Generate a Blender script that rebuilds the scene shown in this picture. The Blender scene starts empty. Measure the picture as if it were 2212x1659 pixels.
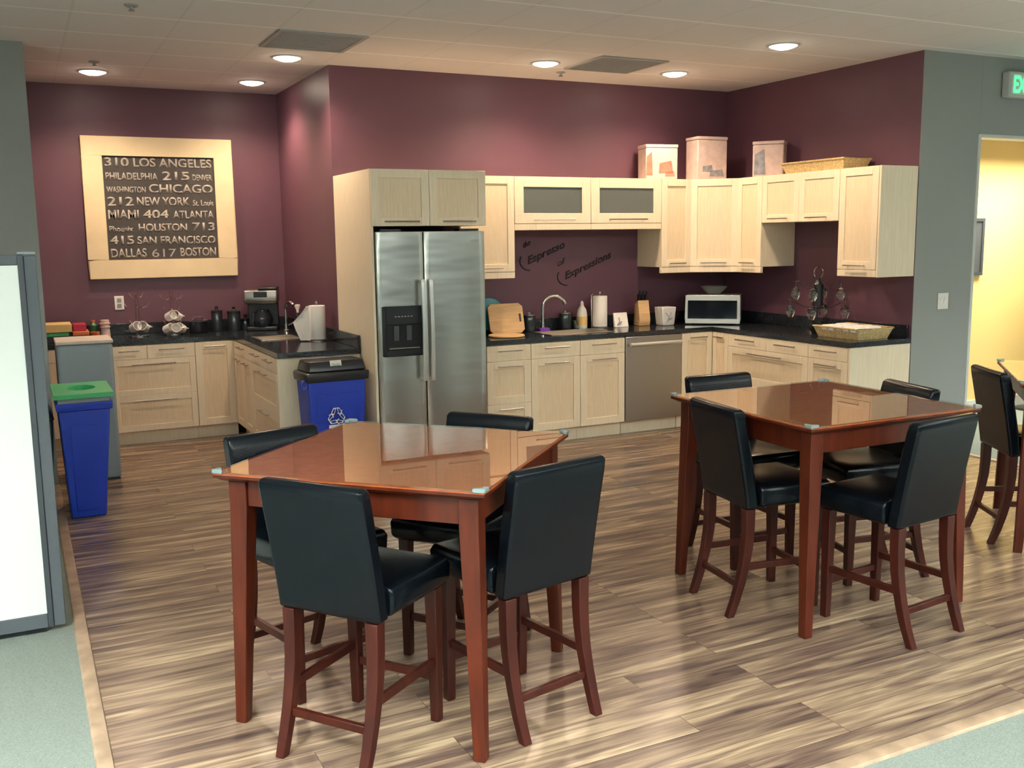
import bpy, bmesh, math, random
from mathutils import Vector, Matrix
random.seed(7)
R = math.radians
C = bpy.context.scene.collection
SC = bpy.context.scene

# ------------------------------------------------------------------ camera
def look():
    yaw, pi, ro = R(26.54), R(8.451), R(-0.754)
    F = Vector((math.sin(yaw)*math.cos(pi), math.cos(yaw)*math.cos(pi), -math.sin(pi)))
    Rt = Vector((math.cos(yaw), -math.sin(yaw), 0)); U = Rt.cross(F)
    R2 = Rt*math.cos(ro)+U*math.sin(ro); U2 = -Rt*math.sin(ro)+U*math.cos(ro)
    return Matrix((R2, U2, -F)).transposed().to_4x4()
cd = bpy.data.cameras.new('camera'); cam = bpy.data.objects.new('camera', cd); C.objects.link(cam)
cam.matrix_world = Matrix.Translation((0, 0, 1.734)) @ look()
cd.sensor_width = 36; cd.lens = 2125.1/2212*36; cd.clip_start = .05
SC.camera = cam
# ------------------------------------------------------------------ world, exposure, area lights
w = bpy.data.worlds.new('world'); SC.world = w; w.use_nodes = True
w.node_tree.nodes['Background'].inputs[0].default_value = (.6, .7, .7, 1)
w.node_tree.nodes['Background'].inputs[1].default_value = .15
SC.view_settings.view_transform = 'Standard'; SC.view_settings.look = 'None'
SC.view_settings.gamma = 1; SC.view_settings.exposure = 0.85
HC = 3.1
def area(x, y, z, sx, sy, e, col, rot=(0, 0, 0), spread=125):
    l = bpy.data.lights.new('unseen_area_light', 'AREA'); l.shape = 'RECTANGLE'; l.size = sx; l.size_y = sy
    l.energy = e; l.color = col; l.spread = R(spread)
    o = bpy.data.objects.new('unseen_area_light', l); o.location = (x, y, z); o.rotation_euler = rot; C.objects.link(o)
COOL = (.93, 1.0, .92)
# ceiling troffers of the open office behind and beside the kitchenette
for tx, ty, te in ((-1.4, 1.7, 95), (-3.6, 1.5, 80), (.4, -.6, 130), (3.2, -1.0, 60), (6.0, -.6, 65), (-1.8, -1.8, 80), (2.2, -3.2, 50), (8.2, 2.2, 50), (5.6, -3.2, 40), (6.6, 2.0, 30)):
    area(tx, ty, HC-.04, .6, 1.2, te, COOL)
for ux, uy, ue in ((-1.6, .6, 170), (1.6, -.6, 170), (4.6, -1.6, 150), (8.0, -1.0, 110)):   # unseen upward fill lights, added to brighten the ceiling
    area(ux, uy, 2.45, .3, 1.6, ue, COOL, (math.pi, 0, 0), 170)
area(8.3, 6.0, 2.55, 1.6, .6, 42, (1.0, .93, .75))

# ------------------------------------------------------------------ materials
def newmat(name):
    m = bpy.data.materials.new(name); m.use_nodes = True
    return m, m.node_tree, m.node_tree.nodes['Principled BSDF']
def mat(name, col, rough=.5, metal=0, noise=0, nscale=20, bump=0, bscale=200, coat=0, stretch=None, spec=None, trans=0, emit=None, es=0, ior=None):
    m, t, b = newmat(name); N = t.nodes; L = t.links
    b.inputs['Base Color'].default_value = (*col, 1); b.inputs['Roughness'].default_value = rough
    b.inputs['Metallic'].default_value = metal; b.inputs['Coat Weight'].default_value = coat
    b.inputs['Coat Roughness'].default_value = .05
    b.inputs['Transmission Weight'].default_value = trans
    if ior: b.inputs['IOR'].default_value = ior
    if spec is not None: b.inputs['Specular IOR Level'].default_value = spec
    if emit: b.inputs['Emission Color'].default_value = (*emit, 1); b.inputs['Emission Strength'].default_value = es
    tc = N.new('ShaderNodeTexCoord'); mp = N.new('ShaderNodeMapping'); L.new(tc.outputs['Object'], mp.inputs[0])
    if stretch: mp.inputs['Scale'].default_value = stretch
    if noise:
        n = N.new('ShaderNodeTexNoise'); n.inputs['Scale'].default_value = nscale; n.inputs['Detail'].default_value = 4
        L.new(mp.outputs[0], n.inputs['Vector'])
        r = N.new('ShaderNodeValToRGB'); r.color_ramp.elements[0].position = .3; r.color_ramp.elements[1].position = .7
        r.color_ramp.elements[0].color = (*[c*(1-noise) for c in col], 1)
        r.color_ramp.elements[1].color = (*[min(1, c*(1+noise)) for c in col], 1)
        L.new(n.outputs['Fac'], r.inputs[0]); L.new(r.outputs[0], b.inputs['Base Color'])
    if bump:
        n2 = N.new('ShaderNodeTexNoise'); n2.inputs['Scale'].default_value = bscale
        L.new(mp.outputs[0], n2.inputs['Vector'])
        bp = N.new('ShaderNodeBump'); bp.inputs['Strength'].default_value = bump; bp.inputs['Distance'].default_value = .01
        L.new(n2.outputs['Fac'], bp.inputs['Height']); L.new(bp.outputs[0], b.inputs['Normal'])
    return m
M = {}
M['purple'] = mat('purple_paint', (.132, .056, .084), .45, noise=.05, nscale=3, bump=.05, bscale=150)
M['grey'] = mat('grey_paint', (.285, .300, .290), .6, bump=.05, bscale=150)
M['officewall'] = mat('office_paint', (.45, .46, .44), .7)
M['yellow'] = mat('yellow_paint', (.86, .62, .25), .6)
M['cream'] = mat('birch_laminate', (.87, .75, .56), .38, noise=.05, nscale=6, stretch=(12, 12, 1))
M['creampanel'] = mat('birch_veneer', (.84, .68, .47), .38, noise=.08, nscale=6, stretch=(14, 14, 1))
M['counter'] = mat('dark_granite', (.020, .024, .030), .13, noise=.9, nscale=160)
M['steel'] = mat('brushed_steel', (.50, .51, .48), .27, metal=1, bump=.7, bscale=1.1, stretch=(1.0, 1.0, 4.5))
M['dwsteel'] = mat('dishwasher_steel', (.40, .39, .37), .34, metal=1)
M['chrome'] = mat('chrome', (.75, .75, .74), .12, metal=1)
M['handle'] = mat('handle_steel', (.45, .43, .40), .3, metal=1)
M['black'] = mat('black_plastic', (.012, .014, .018), .3)
M['darkgap'] = mat('dark_void', (.01, .01, .012), .8)
M['leather'] = mat('black_leather', (.003, .005, .008), .23, noise=.2, nscale=30, bump=.05, bscale=120, spec=.22)
M['blue'] = mat('blue_plastic', (.012, .045, .42), .42, bump=.1, bscale=300)
M['green'] = mat('green_plastic', (.06, .42, .16), .4)
M['greyplastic'] = mat('grey_plastic', (.24, .28, .30), .5)
M['beige'] = mat('beige_plastic', (.62, .52, .45), .5)
M['white'] = mat('white_ceramic', (.80, .78, .75), .3)
M['paper'] = mat('white_paper', (.85, .83, .80), .9, bump=.2, bscale=60)
M['whitepanel'] = mat('white_laminate', (.86, .90, .87), .25)
M['panelframe'] = mat('charcoal_trim', (.05, .06, .072), .5)
M['fabricgrey'] = mat('grey_fabric', (.095, .11, .125), .9, bump=.2, bscale=300)
M['board'] = mat('bamboo_board', (.66, .42, .20), .5, noise=.15, nscale=5, stretch=(1, 1, 14))
M['wicker'] = mat('wicker', (.62, .46, .22), .7, noise=.3, nscale=60, bump=.5, bscale=80)
M['teal'] = mat('teal_plastic', (.01, .22, .28), .4)
M['violet'] = mat('violet_sponge', (.13, .03, .35), .8)
M['glassclear'] = mat('clear_glass', (.9, .95, .95), .03, trans=1, ior=1.45)
M['smoke'] = mat('smoked_glass', (.018, .025, .032), .15)
M['frost'] = mat('frosted_glass', (.42, .47, .46), .30, trans=.75, ior=1.3)
M['mwsteel'] = mat('bright_steel', (.72, .73, .71), .3, metal=.7)
M['mwglass'] = mat('dark_glass', (.006, .009, .014), .08)
M['frame'] = mat('cream_frame', (.80, .66, .42), .5, noise=.06, nscale=4)
M['print'] = mat('charcoal_print', (.055, .05, .048), .6, noise=.2, nscale=8)
M['ink'] = mat('pale_print', (.40, .37, .34), .6)
M['decal'] = mat('black_vinyl', (.012, .010, .018), .5)
M['red'] = mat('red_card', (.45, .02, .06), .5)
M['orange'] = mat('orange_plastic', (.60, .16, .05), .5)
M['bottlegreen'] = mat('bottle_green', (.02, .10, .04), .3)
M['ochre'] = mat('ochre_card', (.70, .50, .20), .6)
M['coral'] = mat('coral_card', (.62, .20, .14), .6, noise=.3, nscale=10)
M['greyprint'] = mat('grey_card', (.30, .30, .33), .6, noise=.3, nscale=20)
M['pinkcard'] = mat('pale_card', (.66, .50, .46), .6, noise=.12, nscale=14)
M['greenink'] = mat('green_ink', (.18, .35, .2), .6)
M['lamp'] = mat('lamp_lens', (1, .9, .7), .5, emit=(1, .86, .66), es=22)
M['exitgreen'] = mat('exit_green', (.05, .8, .15), .5, emit=(.05, 1, .2), es=1.6)
M['exithouse'] = mat('exit_housing', (.5, .52, .5), .5)
M['vent'] = mat('vent_grey', (.36, .36, .36), .6)
M['trimwood'] = mat('reducer_wood', (.36, .25, .17), .45, noise=.3, nscale=3, stretch=(3, 3, 3))
M['guard'] = mat('clear_guard', (.50, .66, .70), .25, trans=.6)
M['bulletin'] = mat('dark_board', (.07, .075, .08), .5)
M['jamb'] = mat('white_paint', (.60, .62, .60), .5)

def wood(name, dark, light, rough, coat, coatrough=.03):
    m, t, b = newmat(name); N = t.nodes; L = t.links
    tc = N.new('ShaderNodeTexCoord'); mp = N.new('ShaderNodeMapping'); mp.inputs['Scale'].default_value = (9, 9, 1.3)
    n = N.new('ShaderNodeTexNoise'); n.inputs['Scale'].default_value = 3; n.inputs['Detail'].default_value = 5
    r = N.new('ShaderNodeValToRGB'); r.color_ramp.elements[0].position = .35; r.color_ramp.elements[1].position = .7
    r.color_ramp.elements[0].color = (*dark, 1); r.color_ramp.elements[1].color = (*light, 1)
    L.new(tc.outputs['Object'], mp.inputs[0]); L.new(mp.outputs[0], n.inputs[0]); L.new(n.outputs['Fac'], r.inputs[0]); L.new(r.outputs[0], b.inputs['Base Color'])
    b.inputs['Roughness'].default_value = rough; b.inputs['Coat Weight'].default_value = coat; b.inputs['Coat Roughness'].default_value = coatrough; b.inputs['Specular IOR Level'].default_value = .3
    return m
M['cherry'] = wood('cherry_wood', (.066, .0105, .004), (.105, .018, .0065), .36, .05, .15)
M['cherrytop_lit'] = wood('cherry_top_lit', (.34, .080, .026), (.43, .108, .036), .25, 0)  # lighter copy of the table wood, light on the top put into the colour
M['chairwood'] = wood('chair_leg_wood', (.036, .0065, .004), (.064, .011, .006), .38, .05, .15)
def tableglass():
    # glass sheet lying on the table: clear, sharply reflecting
    m, t, b = newmat('table_glass'); N = t.nodes; L = t.links
    tr = N.new('ShaderNodeBsdfTransparent'); tr.inputs[0].default_value = (.93, .95, .94, 1)
    gl = N.new('ShaderNodeBsdfGlossy'); gl.inputs['Roughness'].default_value = .0
    fr = N.new('ShaderNodeFresnel'); fr.inputs['IOR'].default_value = 1.85
    ge = N.new('ShaderNodeNewGeometry'); iv = N.new('ShaderNodeMath'); iv.operation = 'SUBTRACT'; iv.inputs[0].default_value = 1; L.new(ge.outputs['Backfacing'], iv.inputs[1])
    ml = N.new('ShaderNodeMath'); ml.operation = 'MULTIPLY'; L.new(fr.outputs[0], ml.inputs[0]); L.new(iv.outputs[0], ml.inputs[1])
    mx = N.new('ShaderNodeMixShader'); L.new(ml.outputs[0], mx.inputs[0]); L.new(tr.outputs[0], mx.inputs[1]); L.new(gl.outputs[0], mx.inputs[2])
    L.new(mx.outputs[0], N['Material Output'].inputs[0]); return m
M['tglass'] = tableglass()

def floormat():
    m, t, b = newmat('walnut_plank_floor'); N = t.nodes; L = t.links
    tc = N.new('ShaderNodeTexCoord')
    br = N.new('ShaderNodeTexBrick'); br.inputs['Scale'].default_value = 1
    br.inputs['Brick Width'].default_value = 1.25; br.inputs['Row Height'].default_value = .125
    br.inputs['Mortar Size'].default_value = .0015; br.offset = .37; br.offset_frequency = 3
    br.inputs['Color1'].default_value = (0, 0, 0, 1); br.inputs['Color2'].default_value = (1, 1, 1, 1); br.inputs['Mortar'].default_value = (.5, .5, .5, 1)
    br.inputs['Bias'].default_value = 0
    L.new(tc.outputs['Object'], br.inputs['Vector'])
    # per plank shift of the grain
    sc = N.new('ShaderNodeVectorMath'); sc.operation = 'SCALE'; sc.inputs['Scale'].default_value = 37
    L.new(br.outputs['Color'], sc.inputs[0])
    ad = N.new('ShaderNodeVectorMath'); ad.operation = 'ADD'; L.new(tc.outputs['Object'], ad.inputs[0]); L.new(sc.outputs[0], ad.inputs[1])
    mp = N.new('ShaderNodeMapping'); mp.inputs['Scale'].default_value = (1.15, 13, 1); L.new(ad.outputs[0], mp.inputs[0])
    n1 = N.new('ShaderNodeTexNoise'); n1.inputs['Scale'].default_value = 1.6; n1.inputs['Detail'].default_value = 4; n1.inputs['Distortion'].default_value = .6
    L.new(mp.outputs[0], n1.inputs['Vector'])
    mp2 = N.new('ShaderNodeMapping'); mp2.inputs['Scale'].default_value = (2, 60, 1); L.new(ad.outputs[0], mp2.inputs[0])
    n2 = N.new('ShaderNodeTexNoise'); n2.inputs['Scale'].default_value = 1.5; n2.inputs['Detail'].default_value = 5; L.new(mp2.outputs[0], n2.inputs['Vector'])
    # factor = n1*.75 + n2*.25 + plank*.12
    def math_(op, a, bb):
        q = N.new('ShaderNodeMath'); q.operation = op
        for i, v in enumerate((a, bb)):
            if isinstance(v, (int, float)): q.inputs[i].default_value = v
            else: L.new(v, q.inputs[i])
        return q.outputs[0]
    f = math_('ADD', math_('MULTIPLY', n1.outputs['Fac'], .78), math_('MULTIPLY', n2.outputs['Fac'], .22))
    f = math_('ADD', f, math_('MULTIPLY', math_('SUBTRACT', br.outputs['Color'], .5), .10))
    r = N.new('ShaderNodeValToRGB'); cr = r.color_ramp
    cr.elements[0].position = .31; cr.elements[0].color = (.058, .036, .031, 1)
    cr.elements[1].position = .70; cr.elements[1].color = (.47, .345, .225, 1)
    e = cr.elements.new(.44); e.color = (.135, .088, .068, 1)
    e = cr.elements.new(.56); e.color = (.250, .172, .115, 1)
    L.new(f, r.inputs[0])
    mx = N.new('ShaderNodeMix'); mx.data_type = 'RGBA'; mx.blend_type = 'MULTIPLY'
    L.new(r.outputs[0], mx.inputs['A']); mx.inputs['B'].default_value = (.45, .4, .38, 1); L.new(br.outputs['Fac'], mx.inputs['Factor'])
    L.new(mx.outputs['Result'], b.inputs['Base Color'])
    b.inputs['Roughness'].default_value = .25
    bp = N.new('ShaderNodeBump'); bp.inputs['Strength'].default_value = .12; bp.inputs['Distance'].default_value = .004
    L.new(n2.outputs['Fac'], bp.inputs['Height']); L.new(bp.outputs[0], b.inputs['Normal'])
    return m
M['floor'] = floormat()
M['carpet'] = mat('grey_green_carpet', (.225, .26, .235), .95, noise=.22, nscale=120, bump=.6, bscale=260, stretch=(1, 2.2, 1))

def ceilmat():
    m, t, b = newmat('ceiling_tile'); N = t.nodes; L = t.links
    tc = N.new('ShaderNodeTexCoord'); sp = N.new('ShaderNodeSeparateXYZ'); L.new(tc.outputs['Object'], sp.inputs[0])
    def line(sock, phase, period, wd):
        a = N.new('ShaderNodeMath'); a.operation = 'SUBTRACT'; L.new(sock, a.inputs[0]); a.inputs[1].default_value = phase
        d = N.new('ShaderNodeMath'); d.operation = 'PINGPONG'; L.new(a.outputs[0], d.inputs[0]); d.inputs[1].default_value = period/2
        c = N.new('ShaderNodeMath'); c.operation = 'LESS_THAN'; L.new(d.outputs[0], c.inputs[0]); c.inputs[1].default_value = wd
        return c.outputs[0]
    ly = line(sp.outputs['Y'], 6.625, .618, .012); lx = line(sp.outputs['X'], 1.03, .618, .008)
    n = N.new('ShaderNodeTexNoise'); n.inputs['Scale'].default_value = 90; L.new(tc.outputs['Object'], n.inputs['Vector'])
    r = N.new('ShaderNodeValToRGB'); r.color_ramp.elements[0].color = (.70, .67, .675, 1); r.color_ramp.elements[1].color = (.78, .75, .755, 1)
    L.new(n.outputs['Fac'], r.inputs[0])
    m1 = N.new('ShaderNodeMix'); m1.data_type = 'RGBA'; L.new(lx, m1.inputs['Factor']); L.new(r.outputs[0], m1.inputs['A']); m1.inputs['B'].default_value = (.68, .65, .655, 1)
    m2 = N.new('ShaderNodeMix'); m2.data_type = 'RGBA'; L.new(ly, m2.inputs['Factor']); L.new(m1.outputs['Result'], m2.inputs['A']); m2.inputs['B'].default_value = (.92, .89, .89, 1)
    L.new(m2.outputs['Result'], b.inputs['Base Color']); b.inputs['Roughness'].default_value = .9
    return m
M['ceiling'] = ceilmat()

# ------------------------------------------------------------------ mesh helpers
class MB:
    def __init__(s): s.v = []; s.f = []
    def add(s, vs, fs):
        n = len(s.v); s.v += [tuple(v) for v in vs]; s.f += [tuple(i+n for i in f) for f in fs]; return s
    def box(s, x0, x1, y0, y1, z0, z1):
        return s.hexa([(x0, y0), (x1, y0), (x1, y1), (x0, y1)], [(x0, y0), (x1, y0), (x1, y1), (x0, y1)], z0, z1)
    def hexa(s, lo, hi, z0, z1):   # quads (ccw) at z0 and z1
        vs = [(*p, z0) for p in lo]+[(*p, z1) for p in hi]; n = len(lo)
        fs = [tuple(reversed(range(n))), tuple(range(n, 2*n))]+[(i, (i+1) % n, (i+1) % n+n, i+n) for i in range(n)]
        return s.add(vs, fs)
    def prism(s, poly, z0, z1): return s.hexa(poly, poly, z0, z1)
    def prismx(s, poly, x0, x1):    # poly in (y,z), ccw seen from +x
        n = len(poly); vs = [(x0, *p) for p in poly]+[(x1, *p) for p in poly]
        return s.add(vs, [tuple(reversed(range(n))), tuple(range(n, 2*n))]+[(i, (i+1) % n, (i+1) % n+n, i+n) for i in range(n)])
    def prismy(s, poly, y0, y1):    # poly in (x,z) ccw seen from -y
        n = len(poly); vs = [(p[0], y0, p[1]) for p in poly]+[(p[0], y1, p[1]) for p in poly]
        return s.add(vs, [tuple(range(n)), tuple(reversed(range(n, 2*n)))]+[(i+n, (i+1) % n+n, (i+1) % n, i) for i in range(n)])
    def lathe(s, prof, c=(0, 0, 0), seg=28):
        vs = []; fs = []; n = len(prof)
        for k in range(seg):
            a = 2*math.pi*k/seg
            for r, z in prof: vs.append((c[0]+r*math.cos(a), c[1]+r*math.sin(a), c[2]+z))
        for k in range(seg):
            k2 = (k+1) % seg
            for i in range(n-1): fs.append((k*n+i, k2*n+i, k2*n+i+1, k*n+i+1))
        if prof[0][0] > 1e-6: fs.append(tuple(reversed([k*n for k in range(seg)])))
        if prof[-1][0] > 1e-6: fs.append(tuple([k*n+n-1 for k in range(seg)]))
        return s.add(vs, fs)
    def tube(s, pts, r, seg=10, closed=False):
        pts = [Vector(p) for p in pts]; n = len(pts); vs = []; fs = []; prev = None
        rr = r if isinstance(r, (list, tuple)) else [r]*n
        for i, p in enumerate(pts):
            if closed: d = pts[(i+1) % n]-pts[i-1]
            else: d = pts[min(i+1, n-1)]-pts[max(i-1, 0)]
            d.normalize()
            if prev is None:
                a = Vector((0, 0, 1)) if abs(d.z) < .9 else Vector((1, 0, 0)); u = d.cross(a).normalized()
            else: u = (prev-d*prev.dot(d)).normalized()
            prev = u; v = d.cross(u)
            for k in range(seg):
                t = 2*math.pi*k/seg; vs.append(p+(u*math.cos(t)+v*math.sin(t))*rr[i])
        m = n if closed else n-1
        for i in range(m):
            for k in range(seg):
                a = i*seg+k; b_ = i*seg+(k+1) % seg; c = ((i+1) % n)*seg+(k+1) % seg; d = ((i+1) % n)*seg+k
                fs.append((a, b_, c, d))
        if not closed: fs += [tuple(reversed(range(seg))), tuple(range((n-1)*seg, n*seg))]
        return s.add(vs, fs)
    def sweep_rect(s, secs):   # secs: list of (x0,x1,y0,y1,z) stacked
        vs = []
        for x0, x1, y0, y1, z in secs: vs += [(x0, y0, z), (x1, y0, z), (x1, y1, z), (x0, y1, z)]
        n = len(secs); fs = [(3, 2, 1, 0), tuple(range(4*n-4, 4*n))]
        for i in range(n-1):
            for k in range(4): fs.append((i*4+k, i*4+(k+1) % 4, (i+1)*4+(k+1) % 4, (i+1)*4+k))
        return s.add(vs, fs)
    def build(s, name, m, parent=None, bevel=0, smooth=False, seg=2, sub=0):
        me = bpy.data.meshes.new(name); me.from_pydata(s.v, [], s.f)
        bm = bmesh.new(); bm.from_mesh(me); bmesh.ops.remove_doubles(bm, verts=bm.verts, dist=1e-6)
        bmesh.ops.recalc_face_normals(bm, faces=bm.faces); bm.to_mesh(me); bm.free()
        me.materials.append(M[m] if isinstance(m, str) else m)
        o = bpy.data.objects.new(name, me); C.objects.link(o)
        if parent: o.parent = parent
        if bevel:
            md = o.modifiers.new('bevel', 'BEVEL'); md.width = bevel; md.segments = seg; md.limit_method = 'ANGLE'; md.angle_limit = R(40)
        if sub: md = o.modifiers.new('sub', 'SUBSURF'); md.levels = md.render_levels = sub
        if smooth or bevel or sub:
            for p in me.polygons: p.use_smooth = True
            if not sub: me.set_sharp_from_angle(angle=R(35)) if not bevel else me.set_sharp_from_angle(angle=R(89))
        return o
def thing(name, label, cat, loc=(0, 0, 0), rz=0, group=None):
    o = bpy.data.objects.new(name, None); o.empty_display_size = .1; C.objects.link(o)
    o.location = loc; o.rotation_euler = (0, 0, rz); o['label'] = label; o['category'] = cat
    if group: o['group'] = group
    return o
def tag(o, label, cat, group=None):
    o['label'] = label; o['category'] = cat
    if group: o['group'] = group
    return o
def struct(o): o['kind'] = 'structure'; return o
def copy_tree(o, parent=None):
    c = o.copy(); C.objects.link(c); c.parent = parent
    for ch in list(o.children): copy_tree(ch, c)
    return c
def bx(*a): return MB().box(*a)
def textmesh(name, s, m, parent, x, y, z, w, h, bold=0, shear=0, rot=0, depth=.002):
    """text standing on a wall facing -y, fitted to w x h, lower left corner at x, z"""
    c = bpy.data.curves.new('t', 'FONT'); c.body = s; c.extrude = 0; c.offset = bold
    t = bpy.data.objects.new('t', c); C.objects.link(t); bpy.context.view_layer.update()
    me = bpy.data.meshes.new_from_object(t.evaluated_get(bpy.context.evaluated_depsgraph_get()))
    bpy.data.objects.remove(t); bpy.data.curves.remove(c)
    vs = [v.co.copy() for v in me.vertices]; x0 = min(v.x for v in vs); x1 = max(v.x for v in vs); y0 = min(v.y for v in vs); y1 = max(v.y for v in vs)
    for v, q in zip(me.vertices, vs):
        a = (q.x-x0)/(x1-x0)*w; b = (q.y-y0)/(y1-y0)*h; a += b*shear
        v.co = (x+a*math.cos(rot)-b*math.sin(rot), y, z+a*math.sin(rot)+b*math.cos(rot))
    bm = bmesh.new(); bm.from_mesh(me)
    r = bmesh.ops.extrude_face_region(bm, geom=bm.faces[:])
    for v in [g for g in r['geom'] if isinstance(g, bmesh.types.BMVert)]: v.co.y += depth
    bmesh.ops.recalc_face_normals(bm, faces=bm.faces); bm.to_mesh(me); bm.free()
    me.name = name; me.materials.clear(); me.materials.append(M[m]); o = bpy.data.objects.new(name, me); C.objects.link(o)
    if parent: o.parent = parent
    return o

# ------------------------------------------------------------------ the setting
YB, XR, XA, YA, YG = 7.82, 6.276, 2.325, 9.56, 5.5
struct(MB().prism([(.15, 2.24), (6.56, 2.24), (6.56, 7.9), (2.4, 7.9), (2.4, 9.6), (.15, 9.6)], -.05, 0).build('floor', 'floor'))
struct(MB().box(-5, .115, 2.19, 10, -.05, -.002).box(-5, 11, -5, 2.19, -.05, -.002).box(6.60, 11, 2.19, 8, -.05, -.002).build('floor_carpet', 'carpet'))
struct(MB().hexa([(.110, 2.19), (.17, 2.25), (.17, 7.72), (.110, 7.72)], [(.118, 2.195), (.165, 2.25), (.165, 7.72), (.118, 7.72)], -.004, .008).build('trim_1', 'trimwood', bevel=.002))
struct(MB().hexa([(.110, 2.185), (6.62, 2.185), (6.56, 2.25), (.17, 2.25)], [(.115, 2.19), (6.615, 2.19), (6.56, 2.245), (.175, 2.245)], -.004, .009).build('trim_2', 'trimwood', bevel=.002))
struct(MB().hexa([(6.55, 2.25), (6.61, 2.185), (6.61, 5.5), (6.55, 5.5)], [(6.555, 2.25), (6.605, 2.19), (6.605, 5.5), (6.555, 5.5)], -.004, .008).build('trim_3', 'trimwood', bevel=.002))
struct(bx(-5, 11, -5, 10, HC, HC+.1).build('ceiling', 'ceiling'))
struct(bx(XA, 6.4, YB, YB+.13, 0, HC).build('wall_back', 'purple'))
struct(bx(XA, XA+.13, YB+.13, YA, 0, HC).build('wall_alcove_right', 'purple'))
struct(bx(.04, XA+.13, YA, YA+.13, 0, HC).build('wall_alcove_back', 'purple'))
struct(bx(.04, .161, 7.84, YA, 0, HC).build('wall_alcove_left', 'purple'))
struct(bx(-5, .161, 7.72, 7.84, 0, HC).build('wall_left', 'grey'))
struct(bx(XR, 6.4, YG+.006, YB, 0, HC).build('wall_right', 'purple'))
struct(MB().box(XR, 6.925, YG, YG+.005, 0, HC).box(6.401, 6.925, YG+.006, YG+.12, 0, HC).build('wall_right_front', 'grey'))
struct(bx(6.926, 8.6, YG, YG+.12, 2.50, HC).build('wall_right_header', 'grey'))
struct(bx(8.6, 11, YG, YG+.12, 0, HC).build('wall_right_end', 'grey'))
struct(MB().box(6.915, 6.945, YG-.008, YG+.128, 0, 2.50).box(8.58, 8.61, YG-.008, YG+.128, 0, 2.50).box(6.945, 8.58, YG-.008, YG+.128, 2.475, 2.50).build('door_1', 'jamb', bevel=.003))
struct(bx(6.4, 11, 6.5, 6.6, 0, 2.62).build('wall_side_room', 'yellow'))
struct(bx(6.401, 11, YG+.125, 6.5, 2.62, 2.68).build('ceiling_side_room', 'ceiling'))
struct(bx(6.401, 11, 6.485, 6.5, 0, .10).build('baseboard_side_room', 'jamb'))
struct(bx(-5.1, -5, -5, 10, 0, HC).build('wall_office_left', 'officewall'))
struct(bx(-5, 11, -5.1, -5, 0, HC).build('wall_office_front', 'officewall'))
struct(bx(11, 11.1, -5, 8, 0, HC).build('wall_office_right', 'officewall'))

# ceiling fixtures
def spot(x, y, e):
    l = bpy.data.lights.new('downlight', 'SPOT'); l.energy = e*.80; l.color = (1, .73, .50); l.spot_size = R(150); l.spot_blend = .8; l.shadow_soft_size = .07
    o = bpy.data.objects.new('downlight', l); o.location = (x, y, HC-.11); C.objects.link(o)
cans = [(.676, 8.817, 50, 'recessed downlight over the alcove counter, above the left of the framed poster'),
        (1.957, 8.893, 50, 'recessed downlight above the corner of the alcove counter'),
        (1.951, 7.627, 52, 'recessed downlight beside the dark ceiling grille, close to the purple corner'),
        (3.877, 7.096, 62, 'recessed downlight above the sink run, left of the second ceiling grille'),
        (5.136, 7.113, 50, 'recessed downlight nearest the kitchen inner corner, right of the second ceiling grille'),
        (5.144, 5.787, 55, 'largest looking recessed downlight, in front of the right cabinets')]
for x, y, e, lb in cans:
    t = thing('recessed_light', lb, 'ceiling light', (x, y, HC), 0, 'recessed downlights in the ceiling')
    MB().lathe([(.100, -.001), (.118, -.001), (.118, -.005), (.102, -.008), (.100, -.006), (.100, -.001)]).build('trim_ring', 'jamb', t, smooth=True)
    MB().lathe([(.0, -.030), (.05, -.026), (.085, -.014), (.099, -.004), (.099, -.002), (0, -.002)]).build('lamp_lens', 'lamp', t)
    spot(x, y, e)
for x, y, lb in ((1.655, 6.63, 'dark square ceiling grille in front of the purple wall corner'), (4.125, 6.63, 'dark square ceiling grille between the downlights over the sink')):
    t = thing('ceiling_vent', lb, 'vent', (x, y, HC), 0, 'air grilles in the ceiling')
    MB().box(0, .61, 0, .03, -.012, -.001).box(0, .61, .58, .61, -.012, -.001).box(0, .03, .03, .58, -.012, -.001).box(.58, .61, .03, .58, -.012, -.001).build('frame', 'vent', t)
    b = MB()
    for k in range(14): b.box(.032, .578, .036+k*.039, .052+k*.039, -.010, -.003)
    b.build('louvre', 'vent', t)
    bx(.031, .579, .031, .579, -.002, -.001).build('backing', 'vent', t)
for x, y, lb in ((.718, 6.32, 'small dark sprinkler head on the ceiling at upper left'), (.656, 8.35, 'small sprinkler head beside the leftmost downlight'), (4.2, 7.42, 'small sprinkler head near the wall beside the second grille')):
    t = thing('sprinkler_head', lb, 'sprinkler', (x, y, HC), 0, 'ceiling sprinklers')
    MB().lathe([(0, -.001), (.04, -.001), (.036, -.008), (.012, -.010), (.010, -.03), (0, -.03)]).build('escutcheon', 'vent', t, smooth=True)
    MB().lathe([(0, -.031), (.018, -.031), (.02, -.034), (0, -.036)]).build('deflector', 'handle', t, smooth=True)

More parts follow.
